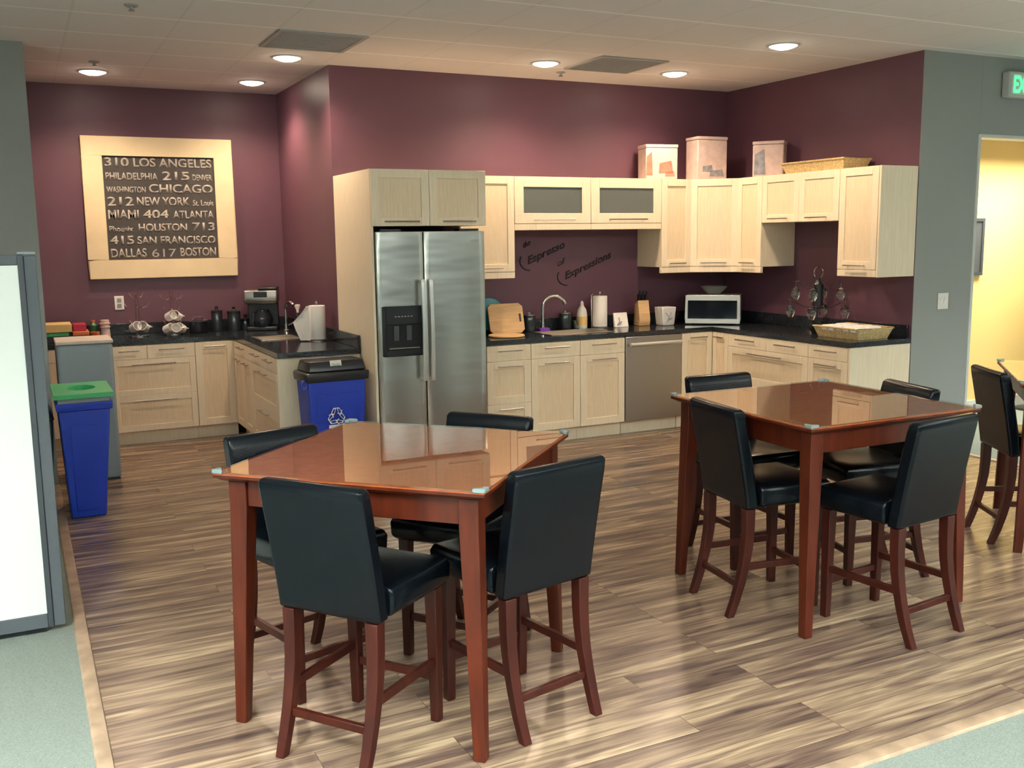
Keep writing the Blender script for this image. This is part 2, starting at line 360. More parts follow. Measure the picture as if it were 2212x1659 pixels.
# exit sign, switch, outlet, side room
t = thing('exit_sign', 'lit green exit sign in grey housing at the upper right edge', 'exit sign', (7.15, YG, 2.79))
bx(0, .32, -.075, -.001, 0, .20).build('housing', 'exithouse', t, bevel=.012)
bx(.02, .30, -.079, -.0755, .02, .18).build('face_panel', 'jamb', t)
textmesh('lettering', 'EXIT', 'exitgreen', t, .045, -.083, .035, .24, .13, bold=.02)
t = thing('light_switch', 'white double light switch on the grey wall by the doorway', 'light switch', (6.545, YG, 1.125))
bx(0, .118, -.007, -.001, 0, .13).build('plate', 'white', t, bevel=.003)
for k in (0, 1): MB().prismx([(-.0075, .04), (-.014, .09), (-.0075, .09)], .022+k*.045, .048+k*.045).build('rocker', 'paper', t)
t = thing('wall_outlet', 'pale wall outlet with grey sockets under the framed poster', 'outlet', (.775, YA, 1.135))
bx(0, .08, -.007, -.001, 0, .125).build('plate', 'white', t, bevel=.003)
for k in (0, 1): bx(.022, .058, -.010, -.0075, .02+k*.048, .056+k*.048).build('socket', 'greyplastic', t, bevel=.004)
t = thing('bulletin_board', 'small dark framed board on the yellow wall beyond the doorway', 'wall board', (8.08, 6.5, 1.32))
MB().box(0, .22, -.03, -.001, 0, .03).box(0, .22, -.03, -.001, .51, .54).box(0, .03, -.03, -.001, .03, .51).box(.19, .22, -.03, -.001, .03, .51).build('frame', 'panelframe', t)
bx(.031, .189, -.02, -.001, .031, .509).build('panel', 'bulletin', t)
t = thing('post_stand', 'dark upright post with a small grey head beyond the doorway', 'stand', (8.83, 6.25, 0))
MB().lathe([(0, 0), (.15, 0), (.14, .02), (0, .025)]).build('foot', 'black', t, smooth=True)
bx(-.02, .02, -.02, .02, .025, .88).build('post', 'black', t)
bx(-.05, .08, -.04, .04, .88, 1.0).build('head', 'greyplastic', t, bevel=.008)

# ------------------------------------------------------------------ cabinets
def front(parent, kind, x0, x1, z0, z1, hp='top', hw=None, flat=False, fr=.062):
    g = .0015; x0 += g; x1 -= g; z0 += g; z1 -= g; b = MB(); y0, y1 = -.020, -.001
    if flat or (z1-z0) < .17: b.box(x0, x1, y0, y1, z0, z1)
    else:
        f = min(fr, (x1-x0)*.24)
        b.box(x0, x0+f, y0, y1, z0, z1).box(x1-f, x1, y0, y1, z0, z1).box(x0+f, x1-f, y0, y1, z0, z0+f).box(x0+f, x1-f, y0, y1, z1-f, z1)
    o = b.build('door' if kind != 'drawer' else 'drawer', 'cream', parent, bevel=.0015, seg=1)
    if not (flat or (z1-z0) < .17):
        if kind == 'glass': bx(x0+f+.0005, x1-f-.0005, y0+.008, y1-.006, z0+f+.0005, z1-f-.0005).build('glass_pane', 'frost', o)
        else: bx(x0+f+.0005, x1-f-.0005, y0+.008, y1, z0+f+.0005, z1-f-.0005).build('centre_panel', 'creampanel', o)
    w_ = hw or min(.24, (x1-x0)*.55); cx = (x0+x1)/2
    hz = {'top': z1-.040, 'bottom': z0+.032, 'mid': (z0+z1)/2}[hp]
    h = MB().tube([(cx-w_/2, -.050, hz), (cx+w_/2, -.050, hz)], .0058, 10)
    for s_ in (-1, 1): h.tube([(cx+s_*(w_/2-.025), -.050, hz), (cx+s_*(w_/2-.025), -.0205, hz)], .0045, 8)
    h.build('handle', 'handle', o, smooth=True)
    return o
def cabinet(name, label, loc, rz, w_, d, z0, z1, fronts, base=True, group=None, hollow=False, rail=False, endside=0):
    t = thing(name, label, 'cabinet', loc, rz, group)
    if hollow:
        MB().box(0, w_, 0, d, z0, z0+.018).box(0, w_, 0, d, z1-.018, z1).box(0, .018, 0, d, z0+.018, z1-.018).box(w_-.018, w_, 0, d, z0+.018, z1-.018).box(.018, w_-.018, d-.01, d, z0+.018, z1-.018).build('carcass', 'cream', t)
    else: bx(0, w_, 0, d, z0, z1).build('carcass', 'cream', t)
    if base: bx(0, w_, .055, .07, 0, z0-.001).build('toe_kick', 'cream', t)
    if rail: bx(.0, w_, -.018, .012, z0-.055, z0-.001).build('light_rail', 'cream', t, bevel=.004)
    for a in fronts: front(t, *a)
    return t
G1 = 'birch base cabinets under the counters'; G2 = 'birch wall cabinets'
BF = YB-.62
# main run, left to right; local x=0 at the unit's left
def base(x0, x1, lb, fr): return cabinet('base_cabinet', lb, (x0+.001, BF, 0), 0, x1-x0-.002, .60, .12, .869, fr, group=G1)
w1 = .405
fb = base(3.36, 3.767, 'birch base cabinet with three drawers directly right of the refrigerator', [('drawer', 0, w1, .735, .865), ('drawer', 0, w1, .378, .735, 'top'), ('drawer', 0, w1, .12, .378, 'top')])
bx(-.098, -.080, .02, .614, 0, .868).build('filler_panel', 'cream', fb)
bx(-.079, -.003, -.015, .003, .12, .868).build('filler_panel', 'cream', fb)
base(3.767, 4.24, 'birch base cabinet under the faucet with one drawer over a framed door', [('drawer', 0, .471, .735, .865), ('door', 0, .471, .12, .735)])
base(4.24, 4.69, 'birch base cabinet beside the dishwasher with one drawer over a door', [('drawer', 0, .448, .735, .865), ('door', 0, .448, .12, .735)])
base(5.297, 5.652, 'narrow birch base cabinet with one full door between dishwasher and corner', [('door', 0, .34, .12, .865)])
# dishwasher
t = thing('dishwasher', 'stainless steel dishwasher built in under the counter', 'dishwasher', (4.692, BF, 0))
bx(.003, .598, .0, .58, .12, .868).build('body', 'darkgap', t)
bx(.004, .597, -.028, -.001, .12, .866).build('door', 'dwsteel', t, bevel=.004)
h = MB().tube([(.03, -.065, .80), (.57, -.065, .80)], .016, 12)
for q in (.05, .55): h.tube([(q, -.065, .80), (q, -.0285, .80)], .008, 8)
h.build('handle', 'mwsteel', t, smooth=True)
bx(.004, .597, .055, .07, 0, .119).build('toe_kick', 'cream', t)
# right wing (faces left), local x runs towards the camera
XF = XR-.62
def rwing(ya, yb_, lb, fr): cabinet('base_cabinet', lb, (XF, ya-.001, 0), R(-90), ya-yb_-.002, .60, .12, .869, fr, group=G1)
rwing(7.20, 6.956, 'slim birch base cabinet with plain door at the inner corner of the right run', [('door', .022, .242, .12, .865)])
rwing(6.956, 5.958, 'wide birch base cabinet with two small drawers over wide drawers on the right run', [('drawer', 0, .50, .755, .865), ('drawer', .50, .996, .755, .865), ('drawer', 0, .996, .44, .755, 'top', .42), ('drawer', 0, .996, .12, .44, 'top', .42)])
rwing(5.958, 5.53, 'birch base cabinet stacked with drawers at the open end of the right run', [('drawer', 0, .424, .755, .865), ('drawer', 0, .424, .44, .755, 'top'), ('drawer', 0, .424, .12, .44, 'top')])
tag(bx(XF-.02, XR-.002, 5.508, 5.527, 0, .869).build('end_panel', 'cream'), 'brightly lit cream end panel closing the right base cabinets', 'cabinet panel')
# alcove run
AF = YA-.62
def abase(x0, x1, lb, fr): cabinet('base_cabinet', lb, (x0+.001, AF, 0), 0, x1-x0-.002, .60, .12, .869, fr, group=G1)
abase(.164, .655, 'birch base cabinet mostly hidden behind the grey and blue bins', [('drawer', 0, .489, .755, .865), ('drawer', 0, .489, .43, .755), ('drawer', 0, .489, .12, .43)])
abase(.655, 1.352, 'wide birch base cabinet with two top drawers and two wide drawers under the mug racks', [('drawer', 0, .30, .745, .865), ('drawer', .30, .695, .745, .865), ('drawer', 0, .695, .43, .745, 'top', .36, False, .05), ('drawer', 0, .695, .12, .43, 'top', .36, False, .05)])
abase(1.352, 1.704, 'birch base cabinet with one tall door at the alcove inner corner', [('door', 0, .335, .12, .865)])
AX = XA-.62
def awing(ya, yb_, lb, fr): cabinet('base_cabinet', lb, (AX, ya-.001, 0), R(-90), ya-yb_-.002, .60, .12, .869, fr, group=G1)
awing(8.938, 8.22, 'birch base cabinet with drawer over doors beside the alcove inner corner', [('drawer', .022, .716, .745, .865), ('door', .022, .37, .12, .745), ('door', .37, .716, .12, .745)])
awing(8.22, 7.30, 'birch base cabinet of three wide drawers at the open end of the alcove wing', [('drawer', 0, .46, .745, .865), ('drawer', .46, .918, .745, .865), ('drawer', 0, .918, .43, .745, 'top', .3), ('drawer', 0, .918, .12, .43, 'top', .3)])
tag(bx(AX-.02, XA-.002, 7.279, 7.297, 0, .869).build('end_panel', 'cream'), 'cream end panel of the alcove wing beside the wide blue bin', 'cabinet panel')
# wall cabinets main run
UF = YB-.37; ZT = 2.24; ZG = 1.83; ZL = 1.452
def wall_(x0, x1, z0, lb, fr, hollow=False, rail=True): return cabinet('wall_cabinet', lb, (x0+.001, UF, 0), 0, x1-x0-.002, .368, z0, ZT, fr, base=False, group=G2, hollow=hollow, rail=rail)
wall_(3.26, 3.756, ZL, 'tall narrow birch wall cabinet directly right of the refrigerator cabinet', [('door', 0, .494, ZL, ZT, 'bottom')])
wall_(3.756, 4.50, ZG+.02, 'left one of the two wall cabinets with frosted glass doors', [('glass', 0, .742, ZG+.02, ZT, 'bottom', .40, False, .085)], True)
wall_(4.50, 5.24, ZG+.02, 'right one of the two wall cabinets with frosted glass doors', [('glass', 0, .738, ZG+.02, ZT, 'bottom', .40, False, .085)], True)
wall_(5.24, 5.572, ZL, 'tall birch wall cabinet right of the glass-door cabinets', [('door', 0, .330, ZL, ZT, 'bottom')])
# diagonal corner cabinet
t = thing('corner_cabinet', 'birch wall cabinet with a door set diagonally across the kitchen corner', 'cabinet', (5.574, UF, 0), 0, G2)
cw, cdp = XR-.37-5.574, UF-7.175
MB().prism([(0, 0), (cw, -cdp), (XR-.002-5.574, -cdp), (XR-.002-5.574, .368), (0, .368)], ZL, ZT).build('carcass', 'cream', t)
ang = math.atan2(-cdp, cw); ln = math.hypot(cw, cdp)
dr = front(t, 'door', 0, ln, ZL, ZT, 'bottom'); dr.rotation_euler = (0, 0, ang)
rl = bx(0, ln, -.018, .01, ZL-.055, ZL-.001).build('light_rail', 'cream', t, bevel=.004); rl.rotation_euler = (0, 0, ang)
def rwall(ya, yb_, z0, lb, fr, rail=True): cabinet('wall_cabinet', lb, (XR-.37, ya-.001, 0), R(-90), ya-yb_-.002, .368, z0, ZT, fr, base=False, group=G2, rail=rail)
rwall(7.175, 6.842, ZL, 'birch wall cabinet between the diagonal corner cabinet and the short cabinets', [('door', 0, .331, ZL, ZT, 'bottom')])
rwall(6.842, 5.93, ZG+.005, 'short birch wall cabinet with two doors under the wicker tray', [('door', 0, .455, ZG+.005, ZT, 'bottom'), ('door', .455, .91, ZG+.005, ZT, 'bottom')], False)
rwall(5.93, 5.53, ZL, 'tall birch wall cabinet at the open right end with bright side', [('door', 0, .398, ZL, ZT, 'bottom')])
tag(MB().box(XR-.39, XR-.002, 5.508, 5.527, ZL-.055, ZT).build('end_panel', 'cream', bevel=.002), 'bright cream side panel closing the right wall cabinets', 'cabinet panel')
# refrigerator surround
PF = 6.92
t = thing('refrigerator_cabinet', 'tall birch surround with two cupboard doors above the refrigerator', 'cabinet', (2.327, PF, 0))
bx(0, .019, 0, .898, 0, ZT).build('side_panel', 'cream', t)
bx(.90, .917, 0, .898, 1.83, ZT).build('side_panel', 'cream', t)
bx(.0195, .8995, .02, .898, 1.83, ZT).build('carcass', 'cream', t)
front(t, 'door', 0.0, .455, 1.83, ZT, 'bottom', .27); front(t, 'door', .455, .917, 1.83, ZT, 'bottom', .27)

# refrigerator
t = thing('refrigerator', 'stainless side-by-side refrigerator with black ice and water dispenser', 'refrigerator', (2.352, 6.88, 0))
bx(0, .87, .06, .85, .02, 1.78).build('body', 'black', t, bevel=.004)
def fdoor(x0, x1):
    n = 10; pts = []
    for i in range(n+1):
        u = i/n; x = x0+(x1-x0)*u; pts.append((x, .012*(2*u-1)**2))
    return pts
def doorsolid(x0, x1, z0, z1):
    pts = fdoor(x0, x1); poly = pts+[(x1, .055), (x0, .055)]
    return MB().prism(poly, z0, z1)
fd = doorsolid(0, .365, .10, 1.79).build('freezer_door', 'steel', t, bevel=.004); 
rd = doorsolid(.372, .87, .10, 1.79).build('fridge_door', 'steel', t, bevel=.004)
bx(.0, .87, .03, .055, .0, .095).build('kick_grille', 'black', t)
bx(.04, .20, .03, .12, 1.791, 1.808).build('hinge_cover', 'black', t); bx(.67, .83, .03, .12, 1.791, 1.808).build('hinge_cover', 'black', t)
ds = MB().box(.025, .05, -.010, .012, .875, 1.245).box(.335, .358, -.010, .012, .875, 1.245).box(.05, .335, -.010, .012, 1.11, 1.245).box(.05, .335, -.010, .012, .875, .915).build('ice_dispenser', 'black', fd, bevel=.003)
bx(.051, .334, -.004, -.0005, .916, 1.109).build('dispenser_recess', 'darkgap', fd)
MB().prismx([(-.018, .93), (-.0045, .93), (-.0045, .945), (-.018, .938)], .07, .31).build('drip_tray', 'handle', fd)
b = MB()
for k in range(6): b.box(.12+k*.025, .135+k*.025, -.0115, -.0105, 1.165, 1.172)
b.build('button_row', 'ink', fd)
for k in (.13, .23): MB().prismx([(-.014, 1.10), (-.005, 1.10), (-.005, .99), (-.008, .99)], k-.02, k+.02).build('paddle', 'panelframe', fd)
for hx, dn in ((.332, fd), (.398, rd)):
    pts = []
    for i in range(13):
        u = i/12; pts.append((hx-.015, hx+.015, -.045-.016*math.sin(math.pi*u)-.012, -.045-.016*math.sin(math.pi*u)+.010, .68+.76*u))
    b = MB(); b.sweep_rect(pts); b.tube([(hx, -.035, .69), (hx, .01, .69)], .011, 8); b.tube([(hx, -.035, 1.43), (hx, .01, 1.43)], .011, 8)
    b.build('door_handle', 'mwsteel', dn, bevel=.006)
pl = [( .78+.028*math.cos(a*math.pi/10), 1.715+.010*math.sin(a*math.pi/10)) for a in range(20)]
MB().prismy(pl, .001, .006).build('brand_badge', 'handle', rd)

# ------------------------------------------------------------------ countertops
t = thing('countertop', 'dark speckled stone countertop of the main L-shaped kitchen run', 'countertop', (0, 0, 0))
sx0, sx1, sy0, sy1 = 4.02, 4.62, 7.27, 7.62
b = MB()
yF, xF = YB-.645, XR-.645
b.box(3.262, sx0, yF, YB-.002, .871, .91).box(sx1, xF, yF, YB-.002, .871, .91).box(sx0, sx1, yF, sy0, .871, .91).box(sx0, sx1, sy1, YB-.002, .871, .91).box(xF, XR-.002, 5.502, YB-.002, .871, .91)
b.build('slab', 'counter', t)
MB().box(3.262, XR-.024, YB-.022, YB-.002, .911, 1.01).box(XR-.022, XR-.002, 5.53, YB-.002, .911, 1.01).build('backsplash', 'counter', t, bevel=.002)
t = thing('countertop', 'dark stone countertop of the alcove with raised backsplash', 'countertop', (0, 0, 0))
ayF, axF = YA-.645, XA-.645
b = MB(); qx0, qx1, qy0, qy1 = 1.80, 2.12, 8.25, 8.62
b.box(.164, axF, ayF, YA-.002, .871, .91).box(axF, XA-.002, qy1, YA-.002, .871, .91).box(axF, XA-.002, 7.245, qy0, .871, .91).box(axF, qx0, qy0, qy1, .871, .91).box(qx1, XA-.002, qy0, qy1, .871, .91)
b.build('slab', 'counter', t)
MB().box(.164, XA-.024, YA-.022, YA-.002, .911, 1.01).box(XA-.022, XA-.002, 7.247, YA-.002, .911, 1.01).build('backsplash', 'counter', t, bevel=.002)
def sink(lb, x0, x1, y0, y1):
    t = thing('sink', lb, 'sink', (x0, y0, .91)); w_, d = x1-x0, y1-y0
    MB().box(-.015, w_+.015, -.015, .012, .001, .005).box(-.015, w_+.015, d-.012, d+.015, .001, .005).box(-.015, .012, .012, d-.012, .001, .005).box(w_-.012, w_+.015, .012, d-.012, .001, .005).build('rim', 'dwsteel', t, bevel=.002)
    MB().box(.004, .010, .004, d-.004, -.17, 0).box(w_-.010, w_-.004, .004, d-.004, -.17, 0).box(.01, w_-.01, .004, .010, -.17, 0).box(.01, w_-.01, d-.010, d-.004, -.17, 0).box(.004, w_-.004, .004, d-.004, -.178, -.1705).build('basin', 'dwsteel', t)
sink('stainless steel sink set in the main countertop in front of the faucet', sx0, sx1, sy0, sy1)
sink('small stainless bar sink set in the alcove countertop', qx0, qx1, qy0, qy1)
def faucet(lb, x, y, rz, hgt, rad, down):
    t = thing('faucet', lb, 'faucet', (x, y, .911), rz)
    MB().lathe([(0, 0), (.028, 0), (.028, .01), (.020, .02), (.018, .07), (.0, .075)]).build('base', 'chrome', t, smooth=True)
    pts = [(0, 0, .07), (0, 0, hgt-rad)]
    for i in range(1, 15):
        a = math.pi*i/14*down; pts.append((rad-rad*math.cos(a), 0, hgt-rad+rad*math.sin(a)))
    MB().tube(pts, [.014]*(len(pts)-3)+[.016, .018, .018], 12).build('spout', 'chrome', t, smooth=True)
    MB().tube([(0, .018, .05), (0, .05, .06), (0, .10, .09)], .006, 8).build('lever', 'chrome', t, smooth=True)
faucet('tall gooseneck chrome faucet at the main sink', 4.16, 7.70, R(-12), .31, .105, .92)
faucet('arched chrome bar faucet in front of the coffee maker in the alcove', 2.19, 9.02, R(-75), .27, .085, .75)

# ------------------------------------------------------------------ framed poster
t = thing('framed_poster', 'large square cream-framed print of city names and area codes', 'framed poster', (.585, YA-.002, 1.415))
W_, H_ = 1.29, 1.25
b = MB(); f = .168
for (x0, x1, z0, z1) in ((0, W_, 0, f), (0, W_, H_-f, H_), (0, f, f, H_-f), (W_-f, W_, f, H_-f)): b.box(x0, x1, -.05, 0, z0, z1)
b.build('frame', 'frame', t, bevel=.006)
bx(f+.001, W_-f-.001, -.03, -.012, f+.001, H_-f-.001).build('print', 'print', t)
rows = [[('310', .0, .22, 1), ('LOS ANGELES', .26, .74, 1)], [('PHILADELPHIA', .0, .48, .8), ('215', .52, .26, 1), ('DENVER', .81, .19, .7)],
        [('WASHINGTON', .0, .36, .7), ('CHICAGO', .39, .61, 1)], [('212', .0, .24, 1), ('NEW YORK', .27, .50, 1), ('St. Louis', .80, .2, .7)],
        [('MIAMI', .0, .28, 1), ('404', .32, .24, 1), ('ATLANTA', .60, .40, .9)], [('Phoenix', .0, .22, .65), ('HOUSTON', .27, .46, .9), ('713', .78, .22, 1)],
        [('415', .0, .22, 1), ('SAN FRANCISCO', .25, .75, .9)], [('DALLAS', .0, .33, 1), ('617', .38, .23, .9), ('BOSTON', .65, .35, 1)]]
iw = W_-2*f; ih = H_-2*f; rh = ih/8
for i, row in enumerate(rows):
    zb = H_-f-(i+1)*rh+rh*.18
    for s_, a, ww, hh in row:
        textmesh('lettering', s_, 'ink', t, f+.02+a*(iw-.04), -.033, zb, ww*(iw-.04), rh*.70*hh, bold=0 if s_ == '617' else .024)

# wall decals
def swoosh(t, cx, cz, r):
    pts = []
    for i in range(9):
        a = R(150+i*15); pts.append((cx+r*math.cos(a), -.002, cz+r*.8*math.sin(a)))
    MB().tube(pts, .006, 6).build('swash', 'decal', t)
for (s_, x, z, w_, lb, sm, sx_, sz_) in (('Espresso', 4.08, 1.475, .40, 'upper slanted dark script lettering on the purple wall above the faucet', 'the', 4.03, 1.64),
                                ('Expressions', 4.46, 1.33, .52, 'lower slanted dark script lettering on the purple wall above the paper towels', 'of', 4.38, 1.47)):
    t = thing('wall_lettering', lb, 'wall decal', (0, YB, 0), 0, 'script lettering on the wall')
    textmesh('lettering', s_, 'decal', t, x, -.004, z, w_, .085, bold=.015, shear=.45, rot=R(21), depth=.003)
    textmesh('lettering', sm, 'decal', t, sx_, -.004, sz_, .08, .05, bold=.01, shear=.45, rot=R(21), depth=.003)
    swoosh(t, x+.02, z+.05, .10)

# ------------------------------------------------------------------ main counter objects
Z = .911
t = thing('cutting_board', 'rectangular bamboo cutting board leaning upright beside the refrigerator', 'cutting board', (3.60, 7.60, Z+.004))
b = MB(); b.v = []
pl = [(.03, 0), (.30, 0), (.335, .03), (.335, .235), (.30, .265), (.03, .265), (0, .235), (0, .03)]
o = MB().prismy(pl, 0, .018).build('board', 'board', t, bevel=.004); o.rotation_euler = (R(-14), 0, 0)
o = bx(.290, .308, -.0015, .0, .10, .17).build('hand_slot', 'black', t); o.rotation_euler = (R(-14), 0, 0)
tag(MB().lathe([(0, 0), (.15, 0), (.155, .008), (.15, .016), (0, .016)], (3.66, 7.42, Z), 36).build('round_board', 'board', smooth=True), 'flat round wooden board lying beside the refrigerator', 'cutting board')
o = MB().lathe([(0, 0), (.13, .004), (.145, .012), (.13, .018), (0, .012)], (0, 0, 0), 36).build('plate', 'teal', smooth=True)
o.location = (3.66, 7.745, Z+.165); o.rotation_euler = (R(78), 0, 0); tag(o, 'teal round plate standing behind the bamboo cutting board', 'plate')
def jar(x, y, lb):
    t = thing('glass_jar', lb, 'jar', (x, y, Z), 0, 'dark glass jars behind the sink')
    MB().lathe([(0, 0), (.055, 0), (.058, .01), (.058, .125), (.052, .14), (.048, .14), (.052, .12), (.052, .012), (0, .012)]).build('body', 'smoke', t, smooth=True)
    MB().lathe([(0, .141), (.05, .141), (.05, .15), (.012, .155), (.012, .17), (0, .172)]).build('lid', 'handle', t, smooth=True)

jar(4.03, 7.71, 'dark jar with small lid left of the tall faucet'); jar(4.40, 7.72, 'dark jar with small lid right of the tall faucet')
t = thing('soap_bottle', 'white plastic soap bottle with yellow-green label beside the paper towels', 'bottle', (4.565, 7.70, Z))
MB().lathe([(0, 0), (.044, 0), (.048, .01), (.048, .13), (.040, .17), (.018, .205), (.014, .21), (0, .21)]).build('body', 'white', t, smooth=True)
MB().lathe([(0, .211), (.016, .211), (.014, .235), (.005, .25), (0, .25)]).build('cap', 'paper', t, smooth=True)
MB().lathe([(.0485, .03), (.0492, .03), (.0492, .11), (.0485, .11)]).build('label', 'ochre', t, smooth=True)
def towel(lb, x, y, tail=False):
    t = thing('paper_towel_roll', lb, 'paper towels', (x, y, Z))
    MB().lathe([(0, 0), (.08, 0), (.08, .008), (.01, .012), (0, .012)]).build('holder_base', 'handle', t, smooth=True)
    MB().lathe([(.018, .014), (.066, .014), (.068, .02), (.068, .285), (.066, .291), (.018, .291), (.018, .014)]).build('roll', 'paper', t, smooth=True)
    MB().lathe([(0, .0125), (.006, .0125), (.006, .31), (.012, .315), (.008, .33), (0, .332)]).build('rod', 'chrome', t, smooth=True)
    return t
t = towel('upright white paper towel roll on a metal holder beside the soap bottle', 4.73, 7.66)
MB().tube([(-.075, .02, .01), (-.078, .02, .30), (-.06, .02, .31)], .004, 8).build('side_arm', 'chrome', t, smooth=True)
t = towel('white paper towel roll with a loose sheet hanging at its left in the alcove', 2.20, 8.0)
# loose sheet, gently curved, 2 mm thick
prof = [(-.066, .29), (-.07, .28), (-.10, .24), (-.145, .195), (-.175, .165), (-.182, .15), (-.165, .10), (-.14, .05), (-.12, .008), (-.04, .008), (-.045, .29)]
b = MB(); n = len(prof)
c30, s30 = math.cos(R(-35)), math.sin(R(-35))
vs = []
for off in (-.002, .002):
    for (px, pz) in prof:
        bow = -.012*math.sin(math.pi*min(1, max(0, (-px-.04)/.14)))
        yy = -.066+bow+off; vs.append((px*c30-yy*s30, px*s30+yy*c30, pz))
b.add(vs, [tuple(range(n)), tuple(reversed(range(n, 2*n)))]+[(i+n, (i+1) % n+n, (i+1) % n, i) for i in range(n)])
b.build('loose_sheet', 'paper', t)
t = thing('napkin_holder', 'small white square card holder with grey floral print on the counter', 'card', (4.86, 7.60, Z))
MB().prismx([(0, 0), (.03, 0), (.045, .13), (.035, .13)], 0, .145).build('card', 'paper', t, bevel=.002)
t2 = MB().tube([(.02, -.003, .02), (.05, .006, .055), (.045, .012, .09)], .004, 6); t2.tube([(.03, -.001, .03), (.07, .003, .05)], .006, 6); t2.build('floral_print', 'greyprint', t)
t = thing('knife_block', 'light wooden knife block with black knife handles by the white canister', 'knife block', (5.12, 7.60, Z), R(-8))
MB().prismx([(0, 0), (.12, 0), (.10, .20), (.03, .235), (-.01, .06)], 0, .11).build('block', 'board', t, bevel=.003)
for i in range(3):
    for j in range(2): MB().tube([(.022+i*.033, .05+j*.03, .222-j*.015), (.022+i*.033, .035+j*.03, .32-j*.03)], .009, 8).build('knife_handle', 'black', t, smooth=True)
t = thing('canister', 'white square canister with grey floral print beside the microwave', 'canister', (5.375, 7.55, Z))
MB().sweep_rect([(-.062, .062, -.055, .055, 0), (-.065, .065, -.058, .058, .02), (-.078, .078, -.066, .066, .17)]).build('body', 'white', t, bevel=.006)
b = MB().tube([(-.03, -.0625, .03), (0, -.066, .08), (.02, -.067, .12)], .004, 6).tube([(.0, -.066, .08), (-.04, -.068, .12)], .003, 6).tube([(-.005, -.064, .06), (.035, -.066, .075)], .005, 6); b.build('floral_print', 'greyprint', t)
# microwave
t = thing('microwave', 'stainless microwave with dark glass door in the counter corner', 'microwave', (5.755, 7.335, Z), R(-42))
bx(-.25, .25, .02, .325, .012, .272).build('casing', 'mwsteel', t, bevel=.006)
MB().box(-.25, .25, -.018, .019, .225, .274).box(-.25, .25, -.018, .019, .010, .055).box(-.25, -.226, -.018, .019, .055, .225).box(.222, .25, -.018, .019, .055, .225).build('door_frame', 'mwsteel', t, bevel=.003)
bx(-.2255, .2215, -.014, .018, .0555, .2245).build('door_glass', 'mwglass', t)
for q in (-.22, .19): bx(q, q+.03, .04, .07, 0, .011).build('foot', 'black', t)
t = thing('glass_bowl', 'pale glass bowl on top of the microwave', 'bowl', (5.855, 7.445, Z+.275))
MB().lathe([(0, 0), (.05, 0), (.09, .03), (.125, .075), (.120, .075), (.085, .034), (.045, .006), (0, .006)]).build('bowl', 'frost', t, smooth=True)
# violet sponge and dish mat by the sink
tag(MB().sweep_rect([(4.10, 4.20, 7.632, 7.68, Z), (4.105, 4.195, 7.635, 7.675, Z+.03)]).build('sponge', 'violet', bevel=.005), 'violet sponge between sink and faucet', 'sponge')
t = thing('drinking_glass', 'small clear tumbler left of the soap bottle', 'glass', (4.49, 7.68, Z))
MB().lathe([(0, 0), (.026, 0), (.034, .08), (.031, .08), (.024, .006), (0, .006)]).build('tumbler', 'glassclear', t, smooth=True)
# wine rack on right counter
RX, RY = 6.05, 6.30
t = thing('wire_rack', 'dark wire rack hung with glasses on the right counter', 'rack', (RX, RY, Z))
MB().lathe([(0, 0), (.10, 0), (.095, .012), (.015, .02), (0, .02)]).build('base', 'black', t, smooth=True)
MB().tube([(0, 0, .02), (0, 0, .47)], .008, 10).build('pole', 'black', t, smooth=True)
for k, (zz, rr) in enumerate(((.20, .19), (.36, .15))):
    b = MB()
    for j in range(4):
        a = j*math.pi/2+.6; ca, sa = math.cos(a), math.sin(a)
        b.tube([(0, 0, zz), (ca*rr*.6, sa*rr*.6, zz+.01), (ca*rr, sa*rr, zz+.05)], .004, 8)
    b.build('arm', 'black', t, smooth=True)
MB().lathe([(0, .22), (.045, .22), (.045, .40), (.02, .43), (.018, .45), (0, .452)]).build('canister', 'black', t, smooth=True)
b = MB(); b.tube([(.05*math.cos(a*math.pi/8), 0, .50+.05*math.sin(a*math.pi/8)) for a in range(16)], .004, 8, closed=True); b.build('ring', 'chrome', t, smooth=True)
def wineglass(x, y, z, first=[None]):
    if first[0] is None:
        t = thing('wine_glass', 'clear stemmed glass hanging on the dark wire rack', 'glass', (x, y, z), 0, 'glasses hanging on the wire rack')
        MB().lathe([(.028, 0), (.036, .03), (.038, .06), (.028, .09), (.006, .10), (.004, .15), (.03, .155), (.03, .158), (0, .160), (0, .11), (.022, .092), (.034, .06), (.032, .03), (.024, 0), (.028, 0)]).build('bowl', 'glassclear', t, smooth=True)
        first[0] = t
    else:
        t = copy_tree(first[0]); t.location = (x, y, z)
for k, (zz, rr) in enumerate(((.12, .19), (.27, .15))):
    for j in range(4):
        a = j*math.pi/2+.6; wineglass(RX+math.cos(a)*(rr+.036), RY+math.sin(a)*(rr+.036), Z+zz)
t = thing('dark_mug', 'dark mug at the foot of the wire rack', 'mug', (5.93, 6.17, Z))
MB().lathe([(0, 0), (.042, 0), (.048, .01), (.05, .11), (.045, .11), (.043, .012), (0, .012)]).build('body', 'black', t, smooth=True)
MB().tube([(-.048, 0, .09), (-.08, 0, .08), (-.08, 0, .04), (-.047, 0, .025)], .006, 8).build('handle', 'black', t, smooth=True)
